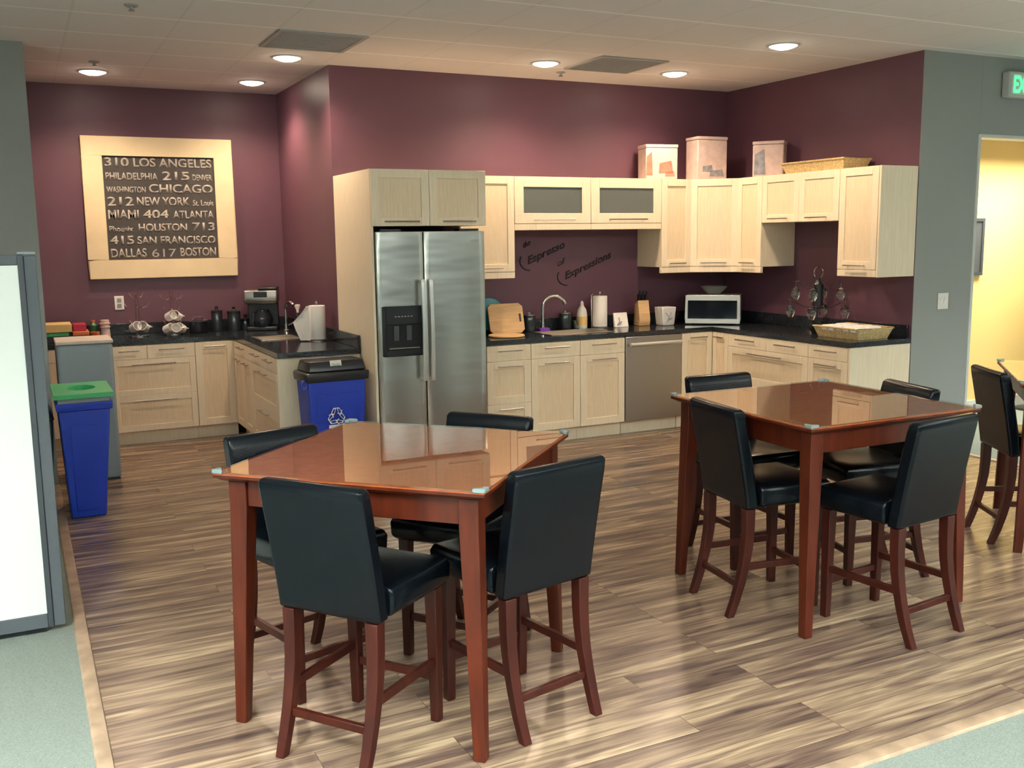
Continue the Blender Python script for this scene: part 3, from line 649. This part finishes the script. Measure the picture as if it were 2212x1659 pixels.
# wicker tray with white wrapped things
def tray(name, lb, x, y, z, w_, d, h, mt, rz=0):
    t = thing(name, lb, 'basket', (x, y, z), rz)
    fl = .03
    b = MB()
    lo = (0, w_, 0, d); hi = (-fl, w_+fl, -fl, d+fl)
    def ring(o_, h0, h1, t_): return None
    vs = [(0, 0, 0), (w_, 0, 0), (w_, d, 0), (0, d, 0), (-fl, -fl, h), (w_+fl, -fl, h), (w_+fl, d+fl, h), (-fl, d+fl, h),
          (-fl+.012, -fl+.012, h), (w_+fl-.012, -fl+.012, h), (w_+fl-.012, d+fl-.012, h), (-fl+.012, d+fl-.012, h), (.012, .012, .01), (w_-.012, .012, .01), (w_-.012, d-.012, .01), (.012, d-.012, .01)]
    fs = [(3, 2, 1, 0), (12, 13, 14, 15)]
    for i in range(4):
        j = (i+1) % 4; fs += [(i, j, j+4, i+4), (i+4, j+4, j+8, i+8), (i+8, j+8, j+12, i+12)]
    b.add(vs, fs).build('tray', mt, t)
    b = MB()
    b.tube([(-fl, -fl, h), (w_+fl, -fl, h), (w_+fl, d+fl, h), (-fl, d+fl, h)], .008, 8, closed=True); b.build('rim', mt, t, smooth=True)
    return t
tray('wicker_basket', 'low wicker basket of white wrapped packets on the right counter', 5.80, 5.60, Z, .32, .42, .085, 'wicker')
k = 0
for i in range(2):
    for j in range(5):
        x = 5.835+i*.145; y = 5.62+j*.078
        o = MB().sweep_rect([(-.06, .06, -.03, .03, 0), (-.066, .066, -.034, .034, .02), (-.058, .058, -.026, .026, .04)]).build('wrapped_packet', 'paper', bevel=.006)
        o.location = (x, y, Z+.055+.004*((i+j) % 3)); o.rotation_euler = (0, 0, random.uniform(-.15, .15))
        tag(o, 'white wrapped packet lying in the low wicker basket', 'packet', 'white packets in the wicker basket')
bx_ = MB()
# things on top of the wall cabinets
def cbox(lb, x, y, w_, d, h, rz, m, acc):
    t = thing('storage_tin', lb, 'tin', (x, y, ZT+.001), rz, 'printed tins on the wall cabinets')
    bx(-w_/2, w_/2, -d/2, d/2, 0, h-.03).build('body', m, t, bevel=.01)
    bx(-w_/2-.003, w_/2+.003, -d/2-.003, d/2+.003, h-.029, h).build('lid', m, t, bevel=.006)
    b = MB()
    for (a, c, r_, p) in acc:
        b.prismy([(a-r_, c-r_*p), (a+r_, c-r_*p), (a+r_*.7, c+r_*p), (a-r_*.9, c+r_*.6*p)], -d/2-.0015, -d/2-.0002)
    b.build('picture', 'coral' if m == 'coral2' or 'red' in lb else 'greyprint', t)
M['coral2'] = M['coral']
cbox('pinkish printed tin with red picture, leftmost on top of the wall cabinets', 5.325, 7.62, .31, .20, .31, R(-12), 'pinkcard', [(.04, .11, .07, .8), (-.12, .14, .03, 3.5), (.08, .05, .05, .5)])
cbox('tallest pale printed tin on top of the corner cabinet', 5.80, 7.52, .32, .20, .385, R(-4), 'pinkcard', [(-.05, .10, .06, .5), (.05, .06, .08, .4)])
cbox('pale printed tin beside the wicker tray on top of the wall cabinets', 6.10, 7.00, .27, .19, .31, R(-50), 'pinkcard', [(-.07, .13, .05, 2.2)])
tray('wicker_tray', 'long shallow wicker tray on top of the right wall cabinets', 5.96, 5.97, ZT+.002, .24, .66, .085, 'wicker')
# bowls inside the glass cabinets
for x, q in ((3.95, 'left white cup in the left glass-door cabinet'), (4.22, 'right white cup in the left glass-door cabinet'), (4.68, 'left white cup in the right glass-door cabinet'), (4.95, 'right white cup in the right glass-door cabinet')):
    o = MB().lathe([(0, 0), (.03, 0), (.06, .05), (.056, .05), (.027, .006), (0, .006)]).build('cup', 'white', smooth=True)
    o.location = (x, 7.55, 1.87); tag(o, q, 'cup', 'white cups inside the glass cabinets')

# ------------------------------------------------------------------ alcove counter objects
mugp = [None]
def mug(x, y, z, rz, lb):
    if mugp[0] is None:
        t = thing('mug', lb, 'mug', (x, y, z), rz, 'white mugs on the mug racks')
        MB().lathe([(0, 0), (.030, 0), (.038, .01), (.042, .085), (.038, .085), (.034, .012), (0, .012)]).build('body', 'white', t, smooth=True)
        MB().tube([(.039, 0, .07), (.064, 0, .066), (.068, 0, .035), (.037, 0, .02)], .005, 8).build('handle', 'white', t, smooth=True)
        mugp[0] = t
    else:
        t = copy_tree(mugp[0]); t['label'] = lb; t.location = (x, y, z)
    t.rotation_euler = (R(70), 0, rz); return t
def mugrack(x, y, lb, upper):
    t = thing('mug_rack', lb, 'mug rack', (x, y, Z))
    MB().lathe([(0, 0), (.085, 0), (.085, .006), (.0, .012)]).build('base', 'chrome', t, smooth=True)
    b = MB().tube([(-.012, 0, .01), (-.012, 0, .39), (.012, 0, .39), (.012, 0, .01)], .0035, 8); b.build('pole', 'chrome', t, smooth=True)
    zs = ((.10, .07), (.22, .06), (.33, .09)) if upper else ((.12, .06), (.27, .10), (.36, .05))
    for zz, rr in zs:
        b = MB()
        for j in range(3):
            a = j*2*math.pi/3+.4; ca, sa = math.cos(a), math.sin(a)
            b.tube([(.012*ca, .012*sa, zz), (ca*rr*.5, sa*rr*.5, zz-.02), (ca*rr, sa*rr, zz-.01), (ca*(rr+.02), sa*(rr+.02), zz+.02)], .003, 8)
        b.build('hook', 'chrome', t, smooth=True)
mugrack(.935, 9.30, 'chrome mug rack nearest the wall outlet, few mugs hanging low', False)
mugrack(1.235, 9.33, 'chrome mug rack right of the other, full of white mugs', True)
for x, y, z, a, q in ((.880, 9.25, .985, .5, 'left white mug on the nearly empty mug rack by the outlet'), (.995, 9.25, .985, -.5, 'right white mug on the nearly empty mug rack by the outlet')): mug(x, y, z, a, q)
for x, y, z, a, q in ((1.155, 9.26, .955, .7, 'lower left white mug on the full mug rack'), (1.235, 9.21, .955, 0, 'lower middle white mug on the full mug rack'), (1.315, 9.26, .955, -.7, 'lower right white mug on the full mug rack'),
                   (1.185, 9.29, 1.065, .6, 'upper left white mug on the full mug rack'), (1.285, 9.29, 1.065, -.6, 'upper right white mug on the full mug rack')): mug(x, y, z, a, q)
# left clutter
def cb(name, lb, cat, x0, x1, y0, y1, z0, z1, m, group=None): return tag(bx(x0, x1, y0, y1, z0, z1).build(name, m, bevel=.004), lb, cat, group)
cb('paper_stack', 'flat black folder at the bottom of the stack left of the alcove counter', 'folder', .18, .52, 9.05, 9.35, Z, Z+.05, 'black')
cb('snack_box', 'flat green and yellow box on the black folder in the alcove', 'box', .18, .36, 9.06, 9.32, Z+.0515, Z+.085, 'green')
cb('snack_box', 'pale yellow box topping the stack at the left of the alcove counter', 'box', .175, .385, 9.05, 9.33, Z+.0865, Z+.155, 'ochre')
cb('snack_box', 'flat orange box under the red box in the alcove', 'box', .39, .52, 9.07, 9.33, Z+.0515, Z+.085, 'orange')
cb('snack_box', 'red and white box near the green bottle in the alcove', 'box', .40, .50, 9.10, 9.30, Z+.0865, Z+.145, 'red')
t = thing('bottle', 'dark green bottle with orange cap at the left of the alcove counter', 'bottle', (.565, 9.25, Z))
MB().lathe([(0, 0), (.034, 0), (.036, .02), (.036, .12), (.016, .145), (.0, .146)]).build('body', 'bottlegreen', t, smooth=True)
MB().lathe([(0, .147), (.017, .147), (.017, .165), (0, .166)]).build('cap', 'orange', t, smooth=True)
tag(MB().lathe([(0, 0), (.030, 0), (.038, .075), (.034, .075), (.027, .006), (0, .006)], (.565, 9.09, Z), 24).build('cup', 'orange', smooth=True), 'orange cup in front of the green bottle', 'cup')
t = thing('paper_cup_stack', 'stack of pale paper cups right of the green bottle', 'cups', (.655, 9.20, Z))
MB().lathe([(0, 0), (.042, 0), (.036, .10), (.044, .10), (.044, .108), (.038, .108), (.037, .13), (.044, .13), (.044, .138), (.037, .138), (.036, .165), (0, .165)]).build('cup_stack', 'pinkcard', t, smooth=True)
# pots, canisters, coffee maker
t = thing('sauce_pot', 'low black pot with steel rim on the alcove counter', 'pot', (1.455, 9.32, Z))
MB().lathe([(0, 0), (.075, 0), (.08, .01), (.08, .10), (.074, .10), (.072, .012), (0, .012)]).build('body', 'black', t, smooth=True)
MB().lathe([(.0, .101), (.084, .101), (.084, .108), (.03, .120), (.0, .122)]).build('lid', 'smoke', t, smooth=True)
MB().tube([(-.05, 0, .125), (-.03, 0, .145), (.03, 0, .145), (.05, 0, .125)], .006, 8).build('lid_handle', 'chrome', t, smooth=True)
for i, (x, y, h, r_) in enumerate(((1.635, 9.38, .20, .05), (1.785, 9.36, .19, .06), (1.90, 9.42, .11, .045))):
    lb = ['slim dark coffee canister with knob right of the black pot', 'wider dark coffee canister with knob left of the coffee maker', 'small dark jar between canisters and coffee maker'][i]
    t = thing('coffee_canister', lb, 'canister', (x, y, Z), 0, 'dark canisters on the alcove counter')
    MB().lathe([(0, 0), (r_, 0), (r_, h-.03), (r_*.96, h-.025), (0, h-.025)]).build('body', 'smoke', t, smooth=True)
    MB().lathe([(0, h-.024), (r_*1.02, h-.024), (r_*1.02, h-.008), (r_*.3, h), (.012, h+.01), (.016, h+.03), (0, h+.035)]).build('lid', 'black', t, smooth=True)
t = thing('coffee_maker', 'black and steel coffee maker with glass carafe in the alcove corner', 'coffee maker', (2.04, 9.30, Z), R(-18))
bx(-.14, .14, -.12, .14, 0, .035).build('base', 'black', t, bevel=.008)
bx(-.14, .14, .05, .14, .036, .25).build('tower', 'black', t, bevel=.006)
MB().sweep_rect([(-.145, .145, -.13, .145, .251), (-.15, .15, -.14, .15, .30), (-.15, .15, -.13, .15, .375)]).build('brew_head', 'dwsteel', t, bevel=.01)
bx(-.02, .15, -.135, .145, .376, .40).build('lid', 'black', t, bevel=.008)
bx(-.06, .06, -.145, -.138, .31, .36).build('control_panel', 'black', t)
ca = MB().lathe([(0, .037), (.075, .037), (.085, .07), (.085, .13), (.055, .18), (.055, .19), (0, .19)], (0, -.045, 0)).build('carafe', 'smoke', t, smooth=True)
MB().tube([(-.055, -.09, .17), (-.07, -.15, .16), (-.07, -.155, .09), (-.06, -.12, .07)], .008, 8).build('carafe_handle', 'black', ca, smooth=True)
t = thing('soap_pump', 'pale soap pump behind the bar faucet in the alcove', 'soap pump', (2.25, 8.82, Z))
MB().lathe([(0, 0), (.026, 0), (.028, .01), (.028, .15), (.012, .18), (0, .18)]).build('body', 'black', t, smooth=True)
MB().lathe([(0, .181), (.012, .181), (.012, .20), (.026, .235), (.026, .25), (0, .255)]).build('pump_head', 'white', t, smooth=True)

# ------------------------------------------------------------------ bins
t = thing('recycling_bin', 'slim blue recycling bin with green lid with a round hole, beside the partition', 'bin', (.17, 6.68, 0), 0)
MB().sweep_rect([(.03, .235, .0, .44, 0), (.0, .30, -.02, .50, .70)]).build('body', 'blue', t, bevel=.012)
MB().sweep_rect([(-.012, .312, -.032, .512, .695), (-.015, .315, -.035, .515, .745)]).build('rim', 'blue', t, bevel=.006)
MB().add([(.055+.01, -.0085, .05), (.205, -.0085, .05), (.245, -.0245, .60), (.06, -.0245, .60), (.065, .0, .05), (.205, .0, .05), (.245, -.012, .60), (.06, -.012, .60)], [(0, 1, 2, 3), (7, 6, 5, 4), (0, 4, 5, 1), (1, 5, 6, 2), (2, 6, 7, 3), (3, 7, 4, 0)]).build('front_rib', 'blue', t, bevel=.004)
bx(.0, .30, -.02, .50, .7455, .775).build('liner_edge', 'greyplastic', t)
# lid with hole
b = MB(); n = 32; cx, cy, rr = .15, .20, .085; X0, X1, Y0, Y1 = -.025, .325, -.045, .525
def sq(a):
    dx, dy = math.cos(a), math.sin(a); c = []
    if dx > 1e-9: c.append((X1-cx)/dx)
    if dx < -1e-9: c.append((X0-cx)/dx)
    if dy > 1e-9: c.append((Y1-cy)/dy)
    if dy < -1e-9: c.append((Y0-cy)/dy)
    k_ = min(c); return cx+dx*k_, cy+dy*k_
angs = sorted([2*math.pi*i/n for i in range(n)]+[math.atan2(yy-cy, xx-cx) % (2*math.pi) for xx in (X0, X1) for yy in (Y0, Y1)])
n = len(angs); vs = []
for a in angs:
    ox, oy = sq(a); ix, iy = cx+rr*math.cos(a), cy+rr*1.5*math.sin(a)
    vs += [(ox, oy, .776), (ox, oy, .805), (ix, iy, .812), (ix, iy, .776)]
fs = []
for i in range(n):
    j = (i+1) % n
    for k_ in range(4): fs.append((i*4+k_, j*4+k_, j*4+(k_+1) % 4, i*4+(k_+1) % 4))
b.add(vs, fs).build('lid', 'green', t)
t = thing('trash_bin', 'tall grey bin with pale top behind the slim blue bin', 'bin', (.215, 7.68, 0), 0)
bx(0, .375, 0, .40, .012, 1.015).build('body', 'greyplastic', t, bevel=.025, seg=3)
bx(-.004, .379, -.004, .404, 1.016, 1.042).build('top', 'beige', t, bevel=.006)
bx(.01, .365, .01, .39, 0, .011).build('base', 'black', t)
t = thing('trash_bin', 'black bin half hidden between the partition and the slim blue bin', 'bin', (-.13, 6.85, 0), 0)
MB().sweep_rect([(.04, .23, .0, .40, 0), (.0, .27, -.02, .44, .62)]).build('body', 'black', t, bevel=.01)
MB().sweep_rect([(-.01, .28, -.03, .45, .621), (.02, .25, .0, .42, .68)]).build('bag_rim', 'black', t, bevel=.01)
MB().lathe([(0, .0), (.03, .005), (.035, .03), (.02, .05), (0, .055)], (.18, .1, .681), 9).build('crumpled_paper', 'paper', t)
# wide blue bin
t = thing('recycling_bin', 'wide blue bin with black lid and white recycling emblem beside the refrigerator', 'bin', (1.82, 6.93, 0), R(4))
MB().sweep_rect([(.03, .41, .02, .24, 0), (.0, .45, -.0, .27, .735)]).build('body', 'blue', t, bevel=.012)
MB().sweep_rect([(.05, .39, .006, .02, .40), (.06, .38, -.006, .02, .62)]).build('raised_panel', 'blue', t, bevel=.01)
MB().tube([(-.025+.02*math.cos(a*math.pi/6), .02, .70+.028*math.sin(a*math.pi/6)) for a in range(12)], .010, 8, closed=True).build('grip', 'blue', t, smooth=True)
MB().sweep_rect([(-.012, .462, -.015, .285, .715), (-.018, .468, -.02, .29, .775), (.0, .455, -.01, .27, .785)]).build('lid_rim', 'black', t, bevel=.008)
MB().sweep_rect([(.005, .45, -.008, .265, .786), (.02, .435, .02, .24, .865)]).build('lid', 'black', t, bevel=.012)
o = bx(.175, .262, -.0075, -.0060, .0, .072).build('sticker', 'paper', t); o.location = (0, .004, .795); o.rotation_euler = (R(-18), 0, 0)
q = textmesh('sticker_lettering', 'TRASH', 'greenink', t, .186, -.0090, .030, .064, .018, bold=.01, depth=.001); q.location = o.location; q.rotation_euler = o.rotation_euler 
# recycling emblem: three bent outline arrows and a banner
b = MB()
def outline(poly, wd, y0, y1):
    n = len(poly)
    cx = sum(p[0] for p in poly)/n; cz = sum(p[1] for p in poly)/n
    inn = [(cx+(p[0]-cx)*wd, cz+(p[1]-cz)*wd) for p in poly]
    vs = [(p[0], y0, p[1]) for p in poly]+[(p[0], y0, p[1]) for p in inn]+[(p[0], y1, p[1]) for p in poly]+[(p[0], y1, p[1]) for p in inn]
    fs = []
    for i in range(n):
        j = (i+1) % n; fs += [(i, j, j+n, i+n), (i+3*n, j+3*n, j+2*n, i+2*n), (i, i+2*n, j+2*n, j), (i+n, j+n, j+3*n, i+3*n)]
    b.add(vs, fs)
cx, cz = .20, .455
for k_ in range(3):
    a0 = R(90-120*k_)
    def P(px, pz): return (cx+px*math.cos(a0-R(90))-pz*math.sin(a0-R(90)), cz+px*math.sin(a0-R(90))+pz*math.cos(a0-R(90)))
    outline([P(-.045, .02), P(-.022, .065), P(.0, .065), P(-.012, .03), P(-.02, .012)], .66, -.0145, -.0125)
    outline([P(.002, .066), P(.022, .065), P(.036, .04), P(.046, .045), P(.035, .012), P(.005, .022), P(.015, .028)], .66, -.0145, -.0125)
b.build('recycling_emblem', 'paper', t)
bx(cx-.06, cx+.09, -.0145, -.0125, cz-.085, cz-.06).build('emblem_banner', 'paper', t)

# ------------------------------------------------------------------ office partition at left
tag(bx(-4, 9, -2.6, -2.55, 0, 1.4).build('added_reflection_screen', 'fabricgrey'), 'long low charcoal screen added behind the camera for the refrigerator to reflect', 'partition')  # unseen dark screen, added to darken the lower refrigerator reflection
t = thing('office_partition', 'charcoal framed white cubicle partition cut by the left edge', 'partition', (-1.2, 4.74, 0))
bx(0, 1.208, 0, .05, .085, 1.645).build('white_panel', 'whitepanel', t)
bx(0, 1.208, -.006, .056, .02, .084).build('kick_rail', 'fabricgrey', t, bevel=.003)
bx(0, 1.208, -.006, .056, 1.646, 1.69).build('top_rail', 'fabricgrey', t, bevel=.003)
bx(1.209, 1.232, -.008, .058, .02, 1.69).build('end_post', 'panelframe', t, bevel=.003)
bx(1.2325, 1.282, .0, .056, .02, 1.685).build('end_cover', 'fabricgrey', t, bevel=.004)
bx(1.209, 1.282, -.006, .056, 1.691, 1.702).build('post_cap', 'greyplastic', t, bevel=.003)
bx(.0, 1.20, .005, .045, 0, .019).build('base_foot', 'black', t)
MB().lathe([(0, 0), (.018, 0), (.018, .018), (0, .018)], (.9, -.015, 0)).build('levelling_foot', 'chrome', t, smooth=True)

# ------------------------------------------------------------------ bar tables
def table(lb, x, y, rz):
    S = .505
    t = thing('bar_table', lb, 'table', (x, y, 0), rz, 'square counter-height cherry tables')
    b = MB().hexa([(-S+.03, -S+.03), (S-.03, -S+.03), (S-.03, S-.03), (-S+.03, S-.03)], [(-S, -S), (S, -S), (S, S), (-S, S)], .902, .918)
    b.box(-S, S, -S, S, .9181, .9275); b.build('shaded_edge', 'cherry', t)  # same wood as the top, kept darker here to paint in the edge's shade
    bx(-S+.001, S-.001, -S+.001, S-.001, .9278, .932).build('tabletop', 'cherrytop_lit', t)
    bx(-S+.002, S-.002, -S+.002, S-.002, .9325, .9385).build('glass_top', 'tglass', t)
    a = .435
    MB().box(-a+.035, a-.035, -a-.022, -a, .81, .901).box(-a+.035, a-.035, a, a+.022, .81, .901).box(-a-.022, -a, -a+.035, a-.035, .81, .901).box(a, a+.022, -a+.035, a-.035, .81, .901).build('apron', 'cherry', t, bevel=.002)
    for sx_ in (-1, 1):
        for sy_ in (-1, 1):
            cx_, cy_ = sx_*(a-.0), sy_*(a-.0); bb = []
            for z_, h_ in ((0, .021), (.80, .0345), (.901, .0345)):
                o_ = .028*(1-z_/.8) if z_ < .8 else 0
                bb.append((cx_+sx_*o_-h_, cx_+sx_*o_+h_, cy_+sy_*o_-h_, cy_+sy_*o_+h_, z_))
            MB().sweep_rect(bb).build('leg', 'cherry', t, bevel=.003)
            c_ = S+.004; L_ = .045
            poly = [(0, 0), (-L_, 0), (-L_*.8, -.012), (-.016, -.02), (-.02, -L_*.8), (0, -L_)]
            pp = [(sx_*(c_+p[0]), sy_*(c_+p[1])) for p in poly]
            if sx_*sy_ < 0: pp = pp[::-1]
            MB().prism(pp, .9325, .948).build('corner_guard', 'guard', t, bevel=.004)
    return t
table('square glass-topped cherry bar table nearest the camera, standing turned like a diamond', 1.275, 3.47, R(-45.2))
table('square glass-topped cherry bar table at right in front of the end of the kitchen', 3.415, 3.53, R(-1))
table('cherry bar table cut off by the right edge, by the doorway', 5.43, 3.39, R(43.7))

# ------------------------------------------------------------------ chairs
def make_chair():
    t = thing('bar_chair', '', 'chair')
    # backrest: padded slab, leaning back
    W2 = .205
    b = MB(); secs = []
    def back_y(z): return .085-.085*((z-.50)/.47)**1.15 if z > .50 else .085
    zs = [.505, .53, .62, .72, .82, .92, .955, .97]
    vs = []
    for i, z in enumerate(zs):
        y = back_y(z); th = .062 if i < 6 else (.056 if i == 6 else .036); off = 0 if i < 6 else (.003 if i == 6 else .013)
        ww = W2 if i < 7 else W2-.006
        secs.append((-ww, ww, y+off, y+off+th, z))
    b.sweep_rect(secs).build('backrest', 'leather', t, bevel=.012, seg=3)
    # seat
    b = MB().sweep_rect([(-.200, .200, .150, .500, .510), (-.215, .215, .150, .520, .525), (-.215, .215, .150, .525, .585), (-.205, .205, .152, .515, .608), (-.15, .15, .16, .46, .618)])
    b.build('seat', 'leather', t, bevel=.014, seg=3)
    def leg(pts, hw0, hw1):
        n = len(pts); secs = []
        for i, (x, y, z) in enumerate(pts):
            h_ = hw0+(hw1-hw0)*i/(n-1); secs.append((x-h_, x+h_, y-h_, y+h_, z))
        return MB().sweep_rect(secs)
    for s_ in (-1, 1):
        pts = [(s_*.168, .022, 0)]
        for z in (.08, .16, .24, .32, .40, .504):
            pts.append((s_*.170, .022+.088*(1-(1-min(1, z/.40))**1.8), z))
        leg(pts, .017, .024).build('rear_leg', 'chairwood', t, bevel=.003)
    for s_ in (-1, 1):
        leg([(s_*.175, .468, 0), (s_*.175, .466, .30), (s_*.175, .464, .509)], .017, .024).build('front_leg', 'chairwood', t, bevel=.003)
    for s_ in (-1, 1):
        MB().add([(s_*.170-.010, .105, .215), (s_*.170+.010, .105, .215), (s_*.170+.010, .105, .245), (s_*.170-.010, .105, .245),
                  (s_*.175-.010, .448, .215), (s_*.175+.010, .448, .215), (s_*.175+.010, .448, .245), (s_*.175-.010, .448, .245)],
                 [(0, 1, 2, 3), (7, 6, 5, 4), (0, 4, 5, 1), (1, 5, 6, 2), (2, 6, 7, 3), (3, 7, 4, 0)]).build('side_stretcher', 'chairwood', t, bevel=.002)
    bx(-.150, .150, .062, .082, .13, .158).build('rear_stretcher', 'chairwood', t, bevel=.002)
    bx(-.155, .155, .457, .477, .155, .185).build('front_stretcher', 'chairwood', t, bevel=.002)
    return t
proto = make_chair()
chairs = [(.765, 3.005, 36.4, 'black leather bar chair closest to the camera, back turned, at the diamond-set table'),
          (1.62, 2.85, 102, 'black leather bar chair on the near right side of the diamond-set table'),
          (.875, 4.01, -73.5, 'black leather bar chair on the far left side of the diamond-set table, facing the camera'),
          (1.84, 3.875, -143, 'black leather bar chair on the far right side of the diamond-set table, before the refrigerator'),
          (2.805, 3.585, -8, 'black leather bar chair on the left side of the right-hand table, seen from behind'),
          (3.42, 2.77, 96, 'black leather bar chair on the near side of the right-hand table, seen from behind'),
          (3.45, 4.37, -94, 'black leather bar chair on the far side of the right-hand table, before the dishwasher'),
          (4.08, 3.53, 167, 'black leather bar chair on the right side of the right-hand table'),
          (4.84, 3.73, -30, 'black leather bar chair by the doorway at the table cut by the right edge')]
for i, (x, y, a, lb) in enumerate(chairs):
    o = proto if i == 0 else copy_tree(proto)
    o.location = (x, y, 0); o.rotation_euler = (0, 0, R(a-90)); o['label'] = lb; o['group'] = 'black leather bar chairs'
